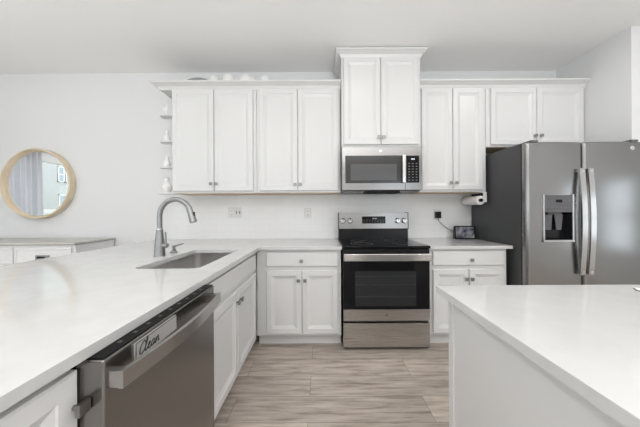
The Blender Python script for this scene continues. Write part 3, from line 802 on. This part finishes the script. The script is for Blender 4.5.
# end shelves
G2 = 'white ceramics on the end shelves'
t = thing('figurine', 'white leafy figurine on the top end shelf', 'figurine', (-1.643, 2.655, 2.248), G2)
MB().lathe([(0, 0), (.026, 0), (.024, .01), (.012, .02), (.010, .05), (0, .055)], (-1.643, 2.655, 2.248), 16).build('base', M['ceramic'], t)
for dx, hh in ((-.045, .10), (.0, .125), (.035, .095)):
    MB().tube([(-1.643, 2.655, 2.293), (-1.643 + dx * .5, 2.655, 2.248 + hh * .65), (-1.643 + dx, 2.655, 2.248 + hh)], [.008, .016, .003], 10, flat=.4).build('leaf', M['ceramic'], t)
pot('bottle_vase', 'slim white bottle vase on the second end shelf', 'vase', -1.643, 2.655, 1.973, [(0, 0), (.028, 0), (.034, .02), (.032, .05), (.016, .075), (.014, .11), (.02, .118), (.012, .115), (0, .09)])
pot('bud_vase', 'small white bud vase on the third end shelf', 'vase', -1.643, 2.655, 1.703, [(0, 0), (.026, 0), (.038, .03), (.036, .055), (.018, .08), (.016, .10), (.022, .112), (.014, .108), (0, .08)])
pot('urn_vase', 'bulbous white vase on the lowest end shelf', 'vase', -1.645, 2.655, 1.4335, [(0, 0), (.032, 0), (.05, .035), (.052, .065), (.034, .095), (.02, .112), (.022, .15), (.028, .156), (.018, .15), (0, .1)])

# ------------------------------------------------------------------ round mirror and sideboard by the left wall
t = thing('round_mirror', 'round wall mirror in a deep pale oak rim above the sideboard', 'mirror', (-3.22, W, 1.55))
MB().lathe([(.398, -.002), (.396, -.072), (.393, -.076), (.380, -.076), (.377, -.072), (.362, -.036), (.362, -.002), (.398, -.002)], (-3.225, W, 1.555), 96, 'y').build('rim', M['oak'], t)
MB().lathe([(0, -.038), (.3615, -.038), (.3615, -.026), (0, -.026)], (-3.225, W, 1.555), 96, 'y').build('mirror_glass', M['mirror'], t)

t = thing('sideboard', 'long white sideboard with a grey top under the round mirror', 'sideboard', (-3.2, 2.63, 0))
SBX0, SBX1, SBY, SBZ = -4.12, -2.372, 2.40, .938
MB().box(SBX0 + .004, SBX1 - .006, SBY + .012, W - .02, .10, SBZ - .022, .002).build('carcass', M['board_white'], t)
tp = MB().box(SBX0 - .004, SBX1 + .006, SBY - .012, W - .018, SBZ - .017, SBZ, .002).build('top', M['board_top'], t)
MB().box(SBX0, SBX1, SBY + .002, W - .02, SBZ - .0225, SBZ - .0172).build('top_edging', M['board_edge'], tp)
for x in (SBX0 + .02, SBX1 - .08):
    for y in (SBY + .03, W - .09): MB().box(x, x + .05, y, y + .05, 0, .10).build('leg', M['board_white'], t)
wcol = (SBX1 - SBX0 - .10) / 3
for k in range(3):
    a = SBX0 + .035 + k * (wcol + .015); c = a + wcol
    ring_ = [(0, .003), (.003, 0), (.022, 0), (.026, .005), (.034, .006)]
    dr = MB().panel(a, c, .735, .895, SBY - .004, .016, ring_).build('drawer', M['board_white'], t)
    xc = (a + c) / 2; z = .800
    hb = MB().box(xc - .065, xc + .065, SBY - .010, SBY + .001, z - .024, z + .020, .002).build('pull', M['nickel'], dr)
    MB().box(xc - .045, xc + .03, SBY - .012, SBY - .0098, z - .010, z + .008).build('label_slot', M['black'], hb)
    db = MB().panel(a, c, .13, .72, SBY - .004, .016, ring_).build('door', M['board_white'], t)
    MB().lathe([(.008, 0), (.008, -.012), (.014, -.016), (.012, -.026), (0, -.027)], (c - .05, SBY - .004, .45), 14, 'y').build('knob', M['nickel'], db)

# ------------------------------------------------------------------ seen in the mirror: curtain, fence, house
t = thing('curtain', 'pale grey curtain at the sliding door, reflected in the mirror', 'curtain', (-4.88, 1.7, 0))
mb = MB(); rows = []
for z in [.02 + 2.30 * k / 10 for k in range(11)]:
    row = []
    for k in range(97):
        s_ = k / 96; y = 1.33 + .72 * s_
        x = -4.88 + .035 * math.sin(s_ * 2 * PI * 9 + .4 * math.sin(z * 2)) + .012 * math.sin(s_ * 40 + z)
        row.append(mb.bm.verts.new((x, y, z)))
    rows.append(row)
for a, b in zip(rows, rows[1:]):
    for k in range(96): mb.bm.faces.new((a[k], a[k + 1], b[k + 1], b[k]))
cu = mb.build('cloth', M['curtain'], t)
so = cu.modifiers.new('thick', 'SOLIDIFY'); so.thickness = .003
MB().cyl((-4.88, -.2, 2.335), (-4.88, 2.3, 2.335), .013).cyl((-4.88, 2.27, 2.335), (-4.999, 2.27, 2.335), .008).cyl((-4.88, -.17, 2.335), (-4.999, -.17, 2.335), .008).build('curtain_rod', M['vinyl'], t)
o = MB()
o.box(-7.6, -7.56, -5, 3, 1.22, 1.32).box(-7.6, -7.56, -5, 3, .0, .1)
for k in range(50): o.box(-7.59, -7.57, -5 + k * .16, -4.87 + k * .16, -.3, 1.25)
o = o.build('fence', M['fence']); tag(o, 'white picket fence outside, reflected low in the mirror', 'fence')
t = thing('house', 'pale green-grey house outside, reflected in the mirror', 'house', (-12.5, -7, -.3))
MB().box(-16, -11, -12, -4.0, -.3, 6).build('wall', M['siding'], t)
MB().box(-16.1, -10.96, -4.12, -3.96, -.3, 6).build('corner_trim', M['fence'], t)
MB().prism([(-16.4, 6.0), (-10.5, 6.0), (-13.45, 8.2)], -12.3, -3.6, 'y').build('roof', M['panel_grey'], t)
def hwin(y0, y1, z0, z1):
    f = MB(); X = -11
    f.box(X, X + .03, y0, y1, z0, z0 + .04).box(X, X + .03, y0, y1, z1 - .04, z1).box(X, X + .03, y0, y0 + .04, z0, z1).box(X, X + .03, y1 - .04, y1, z0, z1)
    f.box(X, X + .025, y0, y1, (z0 + z1) / 2 - .02, (z0 + z1) / 2 + .02)
    w_ = f.build('window', M['fence'], t); MB().box(X, X + .02, y0 + .035, y1 - .035, z0 + .035, z1 - .035).build('pane', M['house_glass'], w_)
hwin(-4.98, -4.72, 2.50, 3.16); hwin(-5.30, -5.03, 2.50, 3.16); hwin(-5.15, -4.75, .9, 1.98)
